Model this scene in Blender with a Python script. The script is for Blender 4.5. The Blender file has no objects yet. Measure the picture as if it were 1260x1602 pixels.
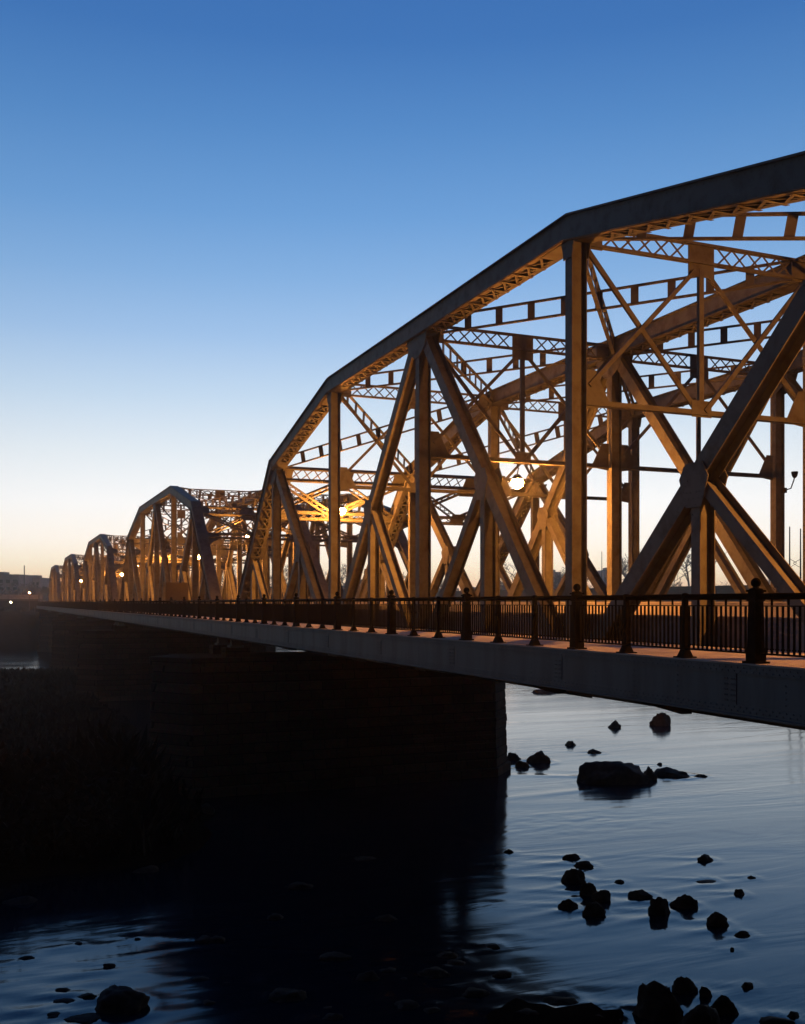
import bpy, bmesh, math, random
from mathutils import Vector, noise, Matrix
R = math.radians
sc = bpy.context.scene
COL = sc.collection
EYE = 11.67                      # camera height above the river
YAW = R(22.12)                   # camera turned right of the bridge axis (+Y)
F = 1550.0                       # focal length in pixels of the 1260 px wide photograph

# ------------------------------------------------------------------ camera, sky, sun, exposure
cam = bpy.data.cameras.new('camera')
cam.sensor_fit = 'HORIZONTAL'; cam.sensor_width = 36.0
cam.lens = F / 1260 * 36; cam.shift_y = (943 - 801) / 1260
cam.clip_start = 0.1; cam.clip_end = 6000
co = bpy.data.objects.new('camera', cam); COL.objects.link(co)
co.location = (0, 0, EYE); co.rotation_euler = (math.pi / 2, 0, -YAW)
sc.camera = co
sc.view_settings.view_transform = 'Standard'; sc.view_settings.look = 'None'
sc.view_settings.exposure = 0; sc.view_settings.gamma = 1
cy = sc.cycles
cy.use_denoising = True
cy.max_bounces = 6; cy.diffuse_bounces = 3; cy.glossy_bounces = 4
cy.sample_clamp_indirect = 2.0; cy.caustics_reflective = False; cy.caustics_refractive = False

def lin(c):
    return tuple(((v / 255) / 12.92 if v / 255 <= .04045 else ((v / 255 + .055) / 1.055) ** 2.4) for v in c) + (1,)

SUN_AZ = R(24)                   # sun already set, a little right of the bridge axis
w = bpy.data.worlds.new('World'); sc.world = w; w.use_nodes = True
nt = w.node_tree; N = nt.nodes; LK = nt.links
bg = N['Background']
tc = N.new('ShaderNodeTexCoord')
sep = N.new('ShaderNodeSeparateXYZ'); LK.new(tc.outputs['Generated'], sep.inputs[0])
def mth(op, a, b=None):
    m = N.new('ShaderNodeMath'); m.operation = op
    for i, v in enumerate((a, b)):
        if v is None: continue
        if isinstance(v, (int, float)): m.inputs[i].default_value = v
        else: LK.new(v, m.inputs[i])
    return m.outputs[0]
el = mth('DIVIDE', mth('ARCSINE', sep.outputs[2]), math.pi / 2)
def ramp(stops, fac):
    r = N.new('ShaderNodeValToRGB'); e = r.color_ramp.elements
    while len(e) < len(stops): e.new(0.5)
    for k, (d, c) in enumerate(stops):
        e[k].position = d / 90; e[k].color = lin(c)
    LK.new(fac, r.inputs[0]); return r.outputs[0]
front = ramp([(0, (232, 165, 130)), (.8, (255, 206, 158)), (1.4, (255, 227, 186)), (2.2, (255, 240, 212)), (3.4, (255, 246, 233)),
              (5.5, (246, 245, 243)), (8.3, (222, 230, 235)), (11.5, (189, 210, 229)), (14.9, (154, 187, 223)),
              (18, (128, 170, 215)), (21.2, (105, 154, 207)), (25.5, (83, 135, 194)), (29.6, (64, 116, 181)), (36, (54, 104, 172)), (55, (34, 70, 126)), (90, (18, 40, 82))], el)
back = ramp([(0, (36, 33, 40)), (6, (38, 40, 50)), (15, (33, 41, 58)), (40, (22, 34, 60)), (90, (14, 32, 68))], el)
dx = mth('MULTIPLY', sep.outputs[0], math.sin(SUN_AZ)); dy = mth('MULTIPLY', sep.outputs[1], math.cos(SUN_AZ))
mr = N.new('ShaderNodeMapRange'); mr.interpolation_type = 'SMOOTHSTEP'
LK.new(mth('ADD', dx, dy), mr.inputs[0]); mr.inputs[1].default_value = -.2; mr.inputs[2].default_value = .7
mx = N.new('ShaderNodeMix'); mx.data_type = 'RGBA'
LK.new(mr.outputs[0], mx.inputs[0]); LK.new(back, mx.inputs[6]); LK.new(front, mx.inputs[7])
sky = N.new('ShaderNodeTexSky'); sky.sky_type = 'NISHITA'; sky.sun_disc = False
sky.sun_elevation = R(-3); sky.sun_rotation = SUN_AZ; sky.ozone_density = 3; sky.dust_density = 1
sv = N.new('ShaderNodeVectorMath'); sv.operation = 'SCALE'; sv.inputs[3].default_value = .12
LK.new(sky.outputs[0], sv.inputs[0])
gl = N.new('ShaderNodeMapRange'); gl.interpolation_type = 'SMOOTHSTEP'          # the sky is a little brighter over the sunken sun
LK.new(mth('ADD', dx, dy), gl.inputs[0]); gl.inputs[1].default_value = .8; gl.inputs[2].default_value = 1; gl.inputs[3].default_value = .985; gl.inputs[4].default_value = 1.12
gs = N.new('ShaderNodeVectorMath'); gs.operation = 'SCALE'; LK.new(mx.outputs[2], gs.inputs[0]); LK.new(gl.outputs[0], gs.inputs[3])
ad = N.new('ShaderNodeVectorMath'); ad.operation = 'ADD'
LK.new(gs.outputs[0], ad.inputs[0]); LK.new(sv.outputs[0], ad.inputs[1])
LK.new(ad.outputs[0], bg.inputs[0]); bg.inputs[1].default_value = 1.0
sun = bpy.data.lights.new('sun', 'SUN'); sun.energy = .03; sun.angle = R(12); sun.color = (1, .6, .35)
so = bpy.data.objects.new('sun', sun); COL.objects.link(so)
so.rotation_euler = (R(89), 0, math.pi - SUN_AZ)     # grazing afterglow from the sunset side

# ------------------------------------------------------------------ materials
def mat(name, col, rough=.6, metal=0, var=.0, vscale=3, bump=0, bscale=20, spec=.5, col2=None, lo=.4, hi=.65, stretch=None):
    m = bpy.data.materials.new(name); m.use_nodes = True
    t = m.node_tree; n = t.nodes; p = n['Principled BSDF']
    p.inputs['Base Color'].default_value = (*col, 1); p.inputs['Roughness'].default_value = rough
    p.inputs['Metallic'].default_value = metal; p.inputs['Specular IOR Level'].default_value = spec
    tcn = n.new('ShaderNodeTexCoord')
    if var or col2:
        nz = n.new('ShaderNodeTexNoise'); nz.inputs['Scale'].default_value = vscale; nz.inputs['Detail'].default_value = 8
        nz.inputs['Roughness'].default_value = .65
        if stretch:
            mp = n.new('ShaderNodeMapping'); mp.inputs['Scale'].default_value = stretch
            t.links.new(tcn.outputs['Object'], mp.inputs[0]); t.links.new(mp.outputs[0], nz.inputs['Vector'])
        else: t.links.new(tcn.outputs['Object'], nz.inputs['Vector'])
        r = n.new('ShaderNodeValToRGB'); r.color_ramp.elements[0].position = lo; r.color_ramp.elements[1].position = hi
        c2 = col2 or tuple(c * (1 - var) for c in col)
        r.color_ramp.elements[0].color = (*col, 1); r.color_ramp.elements[1].color = (*c2, 1)
        t.links.new(nz.outputs[0], r.inputs[0]); t.links.new(r.outputs[0], p.inputs['Base Color'])
    if bump:
        nb = n.new('ShaderNodeTexNoise'); nb.inputs['Scale'].default_value = bscale; nb.inputs['Detail'].default_value = 6
        t.links.new(tcn.outputs['Object'], nb.inputs['Vector'])
        b = n.new('ShaderNodeBump'); b.inputs['Strength'].default_value = bump; b.inputs['Distance'].default_value = .02
        t.links.new(nb.outputs[0], b.inputs['Height']); t.links.new(b.outputs[0], p.inputs['Normal'])
    return m
def emit(name, col, s):
    m = bpy.data.materials.new(name); m.use_nodes = True; p = m.node_tree.nodes['Principled BSDF']
    p.inputs['Base Color'].default_value = (0, 0, 0, 1)
    p.inputs['Emission Color'].default_value = (*col, 1); p.inputs['Emission Strength'].default_value = s
    return m
M = {}
M['paint'] = mat('bridge_paint', (.135, .135, .125), .6, 0, spec=.16, var=.0, vscale=2.2, bump=.12, bscale=14, col2=(.08, .068, .054), lo=.45, hi=.7)
M['girder'] = mat('girder_paint', (.10, .125, .135), .6, 0, spec=.2, vscale=1.6, bump=.1, bscale=9, col2=(.066, .075, .078), lo=.44, hi=.7, stretch=(1, 1, .18))
M['rail'] = mat('rail_paint', (.007, .006, .006), .8, 0, spec=.02, bump=.1, bscale=30)
M['conc'] = mat('sidewalk_concrete', (.34, .33, .32), .85, 0, vscale=1.5, col2=(.22, .21, .2), bump=.2, bscale=30)
M['guard'] = mat('guard_concrete', (.26, .25, .26), .8, 0, vscale=1.1, col2=(.17, .16, .17), bump=.15, bscale=20)
M['guard_lit'] = mat('guard_concrete_lit', (.5, .47, .44), .8, 0, vscale=1.1, col2=(.36, .34, .32), bump=.15, bscale=20)  # paler copy of the guard concrete, lamplit brightness put into the colour
M['bulbd'] = emit('dim_sodium_globe', (1, .36, .1), 420)
M['asphalt'] = mat('asphalt', (.05, .05, .05), .8, 0, vscale=3, col2=(.035, .035, .035), bump=.3, bscale=60)
M['rock'] = mat('wet_rock', (.06, .045, .037), .8, 0, spec=.12, vscale=3, col2=(.03, .023, .02), bump=.8, bscale=6)
M['soil'] = mat('bank_soil', (.013, .010, .009), .9, 0, vscale=.6, col2=(.006, .005, .005), bump=.8, bscale=3, spec=.0)
M['scrub'] = mat('scrub', (.010, .0075, .006), .9, spec=.1)
M['hazed_bark'] = mat('hazed_bark', (.11, .08, .085), .95, spec=.05)  # lightened purplish: distance haze over the far trees put into the colour
M['lampmetal'] = mat('lamp_metal', (.06, .06, .06), .5, .5)
M['bulb'] = emit('sodium_globe', (1, .335, .052), 2600)
M['bulbw'] = emit('pale_globe', (1, .72, .42), 60)
M['hazed_brick'] = mat('hazed_building_brick', (.22, .17, .2), .9, vscale=.5, col2=(.16, .13, .16))  # walls lightened, far-bank haze painted into their colour
M['roofm'] = mat('building_roof', (.14, .12, .15), .9)
M['glass'] = mat('dark_glass', (.02, .02, .03), .15)
M['sign'] = mat('sign_board', (.028, .018, .015), .7, vscale=2, col2=(.02, .014, .012))
M['mast'] = mat('mast_steel', (.04, .03, .03), .7)

# stone masonry for the piers: coursed blocks in the object's own space
def masonry(name, c1, c2, mort, bw=1.5, bh=.62):
    m = bpy.data.materials.new(name); m.use_nodes = True
    t = m.node_tree; n = t.nodes; p = n['Principled BSDF']; p.inputs['Roughness'].default_value = .95; p.inputs['Specular IOR Level'].default_value = .05
    tcn = n.new('ShaderNodeTexCoord'); sp = n.new('ShaderNodeSeparateXYZ'); t.links.new(tcn.outputs['Object'], sp.inputs[0])
    a = n.new('ShaderNodeMath'); a.operation = 'ADD'; t.links.new(sp.outputs[0], a.inputs[0]); t.links.new(sp.outputs[1], a.inputs[1])
    c = n.new('ShaderNodeCombineXYZ'); t.links.new(a.outputs[0], c.inputs[0]); t.links.new(sp.outputs[2], c.inputs[1])
    b = n.new('ShaderNodeTexBrick'); t.links.new(c.outputs[0], b.inputs['Vector'])
    b.inputs['Scale'].default_value = 1; b.inputs['Brick Width'].default_value = bw; b.inputs['Row Height'].default_value = bh
    b.inputs['Mortar Size'].default_value = .025; b.inputs['Mortar Smooth'].default_value = .3
    b.inputs['Color1'].default_value = (*c1, 1); b.inputs['Color2'].default_value = (*c2, 1); b.inputs['Mortar'].default_value = (*mort, 1)
    nz = n.new('ShaderNodeTexNoise'); nz.inputs['Scale'].default_value = 4; nz.inputs['Detail'].default_value = 8
    t.links.new(tcn.outputs['Object'], nz.inputs['Vector'])
    mm = n.new('ShaderNodeMix'); mm.data_type = 'RGBA'; mm.blend_type = 'MULTIPLY'; mm.inputs[0].default_value = .7
    t.links.new(b.outputs['Color'], mm.inputs[6]); t.links.new(nz.outputs['Color'], mm.inputs[7])
    t.links.new(mm.outputs[2], p.inputs['Base Color'])
    bp = n.new('ShaderNodeBump'); bp.inputs['Strength'].default_value = .9; bp.inputs['Distance'].default_value = .06
    s = n.new('ShaderNodeMath'); s.operation = 'SUBTRACT'; t.links.new(nz.outputs[0], s.inputs[0]); t.links.new(b.outputs['Fac'], s.inputs[1])
    t.links.new(s.outputs[0], bp.inputs['Height']); t.links.new(bp.outputs[0], p.inputs['Normal'])
    return m
M['stone'] = masonry('pier_stone', (.13, .088, .064), (.085, .06, .045), (.035, .026, .021))

def water_mat():
    m = bpy.data.materials.new('river_water'); m.use_nodes = True
    t = m.node_tree; n = t.nodes; p = n['Principled BSDF']
    p.inputs['Base Color'].default_value = (.002, .010, .024, 1); p.inputs['IOR'].default_value = 1.38; p.inputs['Specular Tint'].default_value = (.55, .83, 1, 1)
    tcn = n.new('ShaderNodeTexCoord')
    def mapped(sx, sy, rz=0):
        mp = n.new('ShaderNodeMapping'); mp.inputs['Scale'].default_value = (sx, sy, 1); mp.inputs['Rotation'].default_value = (0, 0, rz)
        t.links.new(tcn.outputs['Object'], mp.inputs[0]); return mp.outputs[0]
    def nz(v, s, d, dist=0):
        q = n.new('ShaderNodeTexNoise'); q.inputs['Scale'].default_value = s; q.inputs['Detail'].default_value = d
        q.inputs['Distortion'].default_value = dist; t.links.new(v, q.inputs['Vector']); return q.outputs[0]
    a = nz(mapped(.06, .26, R(-4)), 1, 4, 1.6)
    b = nz(mapped(.5, 1.5, R(9)), 1, 4, 1.5)
    add = n.new('ShaderNodeMath'); add.operation = 'MULTIPLY_ADD'; add.inputs[1].default_value = .5
    mk = n.new('ShaderNodeMapRange'); mk.interpolation_type = 'SMOOTHSTEP'; mk.inputs[1].default_value = .5; mk.inputs[2].default_value = .7; mk.inputs[3].default_value = .08; mk.inputs[4].default_value = 1
    t.links.new(nz(mapped(.05, .11, R(12)), 1, 3, .5), mk.inputs[0])                 # riffles only in patches
    mb = n.new('ShaderNodeMath'); mb.operation = 'MULTIPLY'; t.links.new(b, mb.inputs[0]); t.links.new(mk.outputs[0], mb.inputs[1])
    t.links.new(mb.outputs[0], add.inputs[0]); t.links.new(a, add.inputs[2])
    bp = n.new('ShaderNodeBump'); bp.inputs['Strength'].default_value = .16; bp.inputs['Distance'].default_value = .2
    t.links.new(add.outputs[0], bp.inputs['Height']); t.links.new(bp.outputs[0], p.inputs['Normal'])
    # smoother and rougher lanes in the current
    rr = n.new('ShaderNodeMapRange'); rr.inputs[1].default_value = .35; rr.inputs[2].default_value = .68; rr.inputs[3].default_value = .07; rr.inputs[4].default_value = .16
    t.links.new(nz(mapped(.03, .22, R(-5)), 1, 5, .5), rr.inputs[0]); t.links.new(rr.outputs[0], p.inputs['Roughness'])
    return m
M['water'] = water_mat()

# ------------------------------------------------------------------ mesh helpers
X = Vector((1, 0, 0)); Z3 = Vector((0, 0, 1))
class MB:
    def __init__(s): s.v = []; s.f = []
    def hexa(s, c):                                   # 8 corners: bottom loop then top loop
        b = len(s.v); s.v += [Vector(p) for p in c]
        s.f += [(b, b+3, b+2, b+1), (b+4, b+5, b+6, b+7), (b, b+1, b+5, b+4), (b+1, b+2, b+6, b+5), (b+2, b+3, b+7, b+6), (b+3, b, b+4, b+7)]
    def box(s, x0, x1, y0, y1, z0, z1):
        s.hexa([(x0, y0, z0), (x1, y0, z0), (x1, y1, z0), (x0, y1, z0), (x0, y0, z1), (x1, y0, z1), (x1, y1, z1), (x0, y1, z1)])
    def bar(s, p0, p1, side, ws, wv, off=0):          # box from p0 to p1; ws across `side`, wv across the third axis
        p0 = Vector(p0); p1 = Vector(p1); d = (p1 - p0).normalized()
        a = (Vector(side) - d * d.dot(Vector(side))).normalized(); v = d.cross(a)
        p0 = p0 + a * off; p1 = p1 + a * off
        q = []
        for p in (p0, p1):
            q += [p - a*ws/2 - v*wv/2, p + a*ws/2 - v*wv/2, p + a*ws/2 + v*wv/2, p - a*ws/2 + v*wv/2]
        s.hexa(q)
    def hsec(s, p0, p1, a, b, th=.022):               # H section: flanges parallel to the truss plane (normal X), web between
        s.bar(p0, p1, X, th, b, a/2 - th/2); s.bar(p0, p1, X, th, b, -a/2 + th/2)
        s.bar(p0, p1, X, a - 2*th - .002, th)
        p0 = Vector(p0); p1 = Vector(p1); d = (p1-p0).normalized(); v = d.cross(X); n_ = int((p1-p0).length/.34)
        for i in range(1, n_):
            for q in (-.36, .36):
                r = p0 + (p1-p0)*(i/n_) + v*b*q; s.rivet(a/2, r.y, r.z, 1, .019, .012); s.rivet(-a/2, r.y, r.z, -1, .019, .012)
    def prism(s, poly, x0, x1):                       # polygon in (y,z), extruded along x
        b = len(s.v); k = len(poly)
        s.v += [Vector((x0, y, z)) for y, z in poly] + [Vector((x1, y, z)) for y, z in poly]
        s.f += [tuple(range(b, b+k))[::-1], tuple(range(b+k, b+2*k))]
        s.f += [(b+i, b+(i+1) % k, b+k+(i+1) % k, b+k+i) for i in range(k)]
    def prism_z(s, poly, z0, z1, sx=1, sy=1):
        b = len(s.v); k = len(poly)
        s.v += [Vector((x, y, z0)) for x, y in poly] + [Vector((x*sx, y*sy, z1)) for x, y in poly]
        s.f += [tuple(range(b, b+k))[::-1], tuple(range(b+k, b+2*k))]
        s.f += [(b+i, b+(i+1) % k, b+k+(i+1) % k, b+k+i) for i in range(k)]
    def rivet(s, x, y, z, sx, r=.02, h=.012):
        b = len(s.v)
        s.v += [Vector((x, y + r*math.cos(i*math.pi/3), z + r*math.sin(i*math.pi/3))) for i in range(6)]
        s.v += [Vector((x + sx*h, y + .5*r*math.cos(i*math.pi/3), z + .5*r*math.sin(i*math.pi/3))) for i in range(6)]
        s.f += [(b+i, b+(i+1) % 6, b+6+(i+1) % 6, b+6+i) for i in range(6)]; s.f.append(tuple(range(b+6, b+12)))
    def tube(s, pts, rad, n=10):
        rings = []
        for i, p in enumerate(pts):
            p = Vector(p); d = (Vector(pts[min(i+1, len(pts)-1)]) - Vector(pts[max(i-1, 0)])).normalized()
            a = d.orthogonal().normalized() if abs(d.x) > .9 else (X - d*d.x).normalized(); bb = d.cross(a)
            r = rad[i] if isinstance(rad, (list, tuple)) else rad
            rings.append(len(s.v)); s.v += [p + (a*math.cos(2*math.pi*k/n) + bb*math.sin(2*math.pi*k/n))*r for k in range(n)]
        for i in range(len(rings)-1):
            for k in range(n):
                s.f.append((rings[i]+k, rings[i]+(k+1) % n, rings[i+1]+(k+1) % n, rings[i+1]+k))
        s.f.append(tuple(range(rings[0], rings[0]+n))[::-1]); s.f.append(tuple(range(rings[-1], rings[-1]+n)))
    def lathe(s, prof, c, n=14):                      # profile (r,z) about a vertical axis at c
        c = Vector(c); s.tube([c + Vector((0, 0, z)) for r, z in prof], [max(r, .001) for r, z in prof], n)
    def build(s, name, m, parent=None, off=(0, 0, 0), smooth=False, loc=None):
        me = bpy.data.meshes.new(name); o = Vector(off)
        me.from_pydata([tuple(p - o) for p in s.v], [], s.f)
        bm = bmesh.new(); bm.from_mesh(me); bmesh.ops.recalc_face_normals(bm, faces=bm.faces); bm.to_mesh(me); bm.free()
        me.materials.append(m)
        if smooth: me.polygons.foreach_set('use_smooth', [True]*len(me.polygons))
        ob = bpy.data.objects.new(name, me); COL.objects.link(ob)
        if parent: ob.parent = parent
        if loc: ob.location = loc
        return ob
def empty(name, loc=(0, 0, 0), parent=None, rz=0):
    o = bpy.data.objects.new(name, None); COL.objects.link(o); o.location = loc; o.rotation_euler.z = rz; o.empty_display_size = .5
    if parent: o.parent = parent
    return o
def tag(o, label, cat, group=None, kind=None):
    o['label'] = label; o['category'] = cat
    if group: o['group'] = group
    if kind: o['kind'] = kind
    return o
def structure(o):
    o['kind'] = 'structure'; return o
def copy_tree(o, parent=None):
    c = o.copy(); COL.objects.link(c)
    if parent: c.parent = parent
    for ch in list(o.children): copy_tree(ch, c)
    return c
def pix(px, py, z=0.0):                               # photo pixel -> the point where its sight line meets height z
    dz = (EYE - z) * F / (py - 943.0); lx = (px - 630) / F * dz
    return Vector((lx*math.cos(YAW) + dz*math.sin(YAW), -lx*math.sin(YAW) + dz*math.cos(YAW), z)), dz / F
def at_depth(px, dz, z=0.0):
    lx = (px - 630) / F * dz
    return Vector((lx*math.cos(YAW) + dz*math.sin(YAW), -lx*math.sin(YAW) + dz*math.cos(YAW), z))

# ------------------------------------------------------------------ terrain and river
def sstep(a, b, x):
    t = max(0, min(1, (x - a) / (b - a))); return t*t*(3 - 2*t)
SHOAL = pix(860, 1600)[0]
def height(x, y):
    n1 = noise.noise((x*.05, y*.05, 0)); n2 = noise.noise((x*.22, y*.22, 5)); n3 = noise.noise((x*.9, y*.9, 9))
    h = -1.2 + .25*n1
    near = 1 - sstep(-4, 12 + 3*n1, y)                                  # the bank under the camera
    h = h + near * 10.6
    ys = 316 + 5*n1 + 16*sstep(40, 200, x) - 66*(1 - sstep(7, 14, x))
    h = h + sstep(ys - 4, ys + 26, y) * (9.6 + 1.4*n1) + sstep(ys+60, ys+700, y) * 3
    # low scrub-covered bar on the left, running downstream under the near edge of the bridge
    bar = sstep(40.5 + 3*n1 + 2*n2, 52, y) * (1 - sstep(172 + 4*n1, 180 + 4*n1, y)) * (1 - sstep(8 + 1.5*n2, 13 + 2*n2, x)) * sstep(-160, -120, x)
    h = h + bar * (2.1 + .55*n1 + .35*n2 + .15*n3)
    h = h + bar * 1.9 * sstep(42, 46, y) * (1 - sstep(52, 64, y)) * (1 - sstep(5, 9, x)) * (1 + .8*n2)  # mound added by the near shore to darken the reflection in the water
    ds = math.hypot((x - SHOAL.x) / 2.2, (y - SHOAL.y) / 1.5) + .5*n3 + .6*n2
    h = h + 1.29 * (1 - sstep(.6, 1.5, ds))
    return h
xs = sorted(set([-950, -750, -600, -400, -300, -220, -170] + [-140 + 4*i for i in range(25)] + [-40 + 1*i for i in range(48)] + [8 + .6*i for i in range(30)] + [26 + 8*i for i in range(60)] + [520, 620, 800, 1050]))
ys = sorted(set([-300, -150, -80, -40, -25] + [-16 + 4*i for i in range(9)] + [19 + .6*i for i in range(16)] + [30, 33, 36] + [37 + 1*i for i in range(29)] + [66 + 2*i for i in range(62)] + [190 + 5*i for i in range(23)] + [306 + 4*i for i in range(16)] + [380, 420, 480, 560, 700, 900, 1100]))
g = MB(); idx = {}
for i, x in enumerate(xs):
    for j, y in enumerate(ys):
        idx[i, j] = len(g.v); g.v.append(Vector((x, y, height(x, y))))
for i in range(len(xs)-1):
    for j in range(len(ys)-1):
        g.f.append((idx[i, j], idx[i+1, j], idx[i+1, j+1], idx[i, j+1]))
structure(g.build('ground', M['soil'], smooth=True))
# ------------------------------------------------------------------ one truss span
PER = 62.3; L = 9.73; D1, D2, D3 = 13.45, 21.2, 28.95; YC = 31.2
ZB = -2.0                                              # span origin: bottom chord level, relative to the eye
ZT, ZH = 9.42, 7.22                                    # top chord, hip
OFF = (0, 0, ZB)
YN = [L*(3 - k) for k in range(7)]                     # P0 far end ... P6 near end
TOP = [(YN[0], ZB), (YN[1], ZH), (YN[2], ZT), (YN[4], ZT), (YN[5], ZH), (YN[6], ZB)]
def v2(a, b):
    d = Vector((b[0]-a[0], b[1]-a[1])); return d.normalized()
def miter(k):
    if k in (0, 5): return None
    d0 = v2(TOP[k-1], TOP[k]); d1 = v2(TOP[k], TOP[k+1]); return (Vector((-d0.y, d0.x)) + Vector((-d1.y, d1.x))).normalized()
def seg_quad(k, o0, o1):
    p0, p1 = Vector(TOP[k]), Vector(TOP[k+1]); d = (p1-p0).normalized(); n = Vector((-d.y, d.x))
    if n.y < 0: n = -n
    res = []
    for p, m, os in ((p0, miter(k), (o0, o1)), (p1, miter(k+1), (o1, o0))):
        for o in os:
            if m is None: res.append(p + n*o)
            else: res.append(p + m*(o / m.dot(n)))
    return [(q.x, q.y) for q in res], d, n
def chord_piece(k, hw=.275, dep=.62):
    m = MB(); th = .024
    lo, hi = -dep/2, dep/2
    q, d, n = seg_quad(k, lo, hi)
    for s in (1, -1): m.prism(q, s*(hw-th), s*hw)
    q, _, _ = seg_quad(k, hi + .001, hi + .026); m.prism(q, -hw-.05, hw+.05)
    for o in (lo, hi - .03):                            # outstanding legs of the corner angles
        q, _, _ = seg_quad(k, o + .001, o + .018)
        for s in (1, -1): m.prism(q, s*(hw+.001), s*(hw+.085))
    q, _, _ = seg_quad(k, lo - .016, lo - .001)
    for s in (1, -1): m.prism(q, s*(hw-.11), s*(hw+.06))
    p0 = Vector(TOP[k]); p1 = Vector(TOP[k+1]); ln = (p1-p0).length
    def P(x, s, o=lo-.024): r = p0 + d*s + n*o; return Vector((x, r.x, r.y))
    sv = P(0, 1) - P(0, 0); nv = Vector((0, n.x, n.y))
    def batten(s0, s1):
        m.bar(P(0, s0), P(0, s1), X, 2*hw - .05, .014)
    batten(.25, 1.35); batten(ln-1.35, ln-.25)
    if k == 2: batten(ln/2-.7, ln/2+.7)
    spans = [(1.35, ln-1.35)] if k != 2 else [(1.35, ln/2-.7), (ln/2+.7, ln-1.35)]
    for a, b in spans:
        c = max(2, round((b-a)/.72)); st = (b-a)/c
        for i in range(c):
            s0 = a + i*st; s1 = s0 + st
            m.bar(P(-hw+.05, s0, lo-.023), P(hw-.05, s1, lo-.023), nv, .012, .07)
            m.bar(P(hw-.05, s0, lo-.038), P(-hw+.05, s1, lo-.038), nv, .012, .07)
            if i: m.bar(P(0, s0-.055, lo-.05), P(0, s0+.055, lo-.05), X, 2*hw+.06, .012)
    # rivet lines along both outer webs
    nr = int(ln/.2)
    for i in range(1, nr):
        for o in (lo+.07, hi-.09):
            r = p0 + d*(ln*i/nr) + n*o
            for s in (1, -1): m.rivet(s*hw, r.x, r.y, s, .016, .010)
    return m
class Pair(list):                                     # the inner and the outer plate of a joint, two parts
    def build(s, *a): return [m.build(*a) for m in s]
def plate(poly, xo=.232, th=.02, riv=True):
    cx = sum(p[0] for p in poly)/len(poly); cz = sum(p[1] for p in poly)/len(poly); pair = Pair()
    for s in (1, -1):
        m = MB(); pair.append(m)
        m.prism(poly, s*(xo), s*(xo+th))
        if riv:
            for sc_ in (.9, .66, .4):
                for i in range(len(poly)):
                    a = Vector(poly[i]); b = Vector(poly[(i+1) % len(poly)]); c = Vector((cx, cz))
                    a = c + (a-c)*sc_; b = c + (b-c)*sc_
                    q = max(1, int((b-a).length/.13))
                    for j in range(q):
                        r = a + (b-a)*(j/q); m.rivet(s*(xo+th), r.x, r.y, s, .017, .012)
    return pair
def lp(a, b, t): return (a[0]+(b[0]-a[0])*t, a[1]+(b[1]-a[1])*t)
def p3(p, x=0): return Vector((x, p[0], p[1]))

root = empty('truss_span', (D2, YC, EYE + ZB))
T = empty('truss', (D1-D2, 0, 0), root)
pt = M['paint']
for k, nm in ((0, 'end_post'), (1, 'top_chord'), (2, 'top_chord'), (3, 'top_chord'), (4, 'end_post')):
    chord_piece(k, .29 if k in (0, 4) else .275, .66 if k in (0, 4) else .62).build(nm, pt, T, OFF)
m = MB()
for s in (1, -1):
    m.box(s*.165, s*.187, YN[6]-.3, YN[0]+.3, ZB-.26, ZB+.26); m.box(s*.188, s*.27, YN[6]-.3, YN[0]+.3, ZB-.259, ZB-.24); m.box(s*.188, s*.27, YN[6]-.3, YN[0]+.3, ZB+.24, ZB+.259)
m.box(-.164, .164, YN[6]-.3, YN[0]+.3, ZB-.25, ZB-.23)
m.build('bottom_chord', pt, T, OFF)
bot = [(y, ZB) for y in YN]; topn = [(YN[0], ZB), (YN[1], ZH), (YN[2], ZT), (YN[3], ZT), (YN[4], ZT), (YN[5], ZH), (YN[6], ZB)]
for k in range(1, 6):
    m = MB(); m.hsec(p3(bot[k]), p3((topn[k][0], topn[k][1]-.3)), .44, .32 if k in (2, 3, 4) else .27); m.build('vertical', pt, T, OFF)
DI = [(1, 2, .43, .42), (3, 2, .425, .38), (3, 4, .43, .38), (5, 4, .425, .42)]       # (upper node, lower node, across, in-plane)
for u, b_, a, wd in DI:
    m = MB(); A = topn[u]; B = bot[b_]; m.hsec(p3(lp(A, B, .03)), p3(B), a, wd); m.build('diagonal', pt, T, OFF)
def hexplate(c, w_, h_): return [(c[0]-w_/2, c[1]+h_*.12), (c[0]-w_*.3, c[1]+h_/2), (c[0]+w_*.3, c[1]+h_/2), (c[0]+w_/2, c[1]+h_*.12), (c[0]+w_*.26, c[1]-h_*.62), (c[0]-w_*.26, c[1]-h_*.62)]
for u, b_, k2 in ((1, 2, 1), (3, 2, 3), (3, 4, 3), (5, 4, 5), (1, 0, 1), (5, 6, 5)):
    c = lp(topn[u], bot[b_], .5)
    m = MB(); m.hsec(p3(lp(c, bot[k2], .03)), p3(bot[k2]), .405, .26); m.build('half_diagonal', pt, T, OFF)
    m = MB(); m.hsec(p3((c[0], c[1]-.1)), p3((c[0], ZB)), .385, .28); m.build('short_post', pt, T, OFF)
    if b_ in (2, 4): plate(hexplate((c[0], c[1]-.14), .92, .82)).build('gusset_plate', pt, T, OFF)
    else: plate(hexplate((c[0], c[1]-.25), .9, .8), .225).build('gusset_plate', pt, T, OFF)
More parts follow.
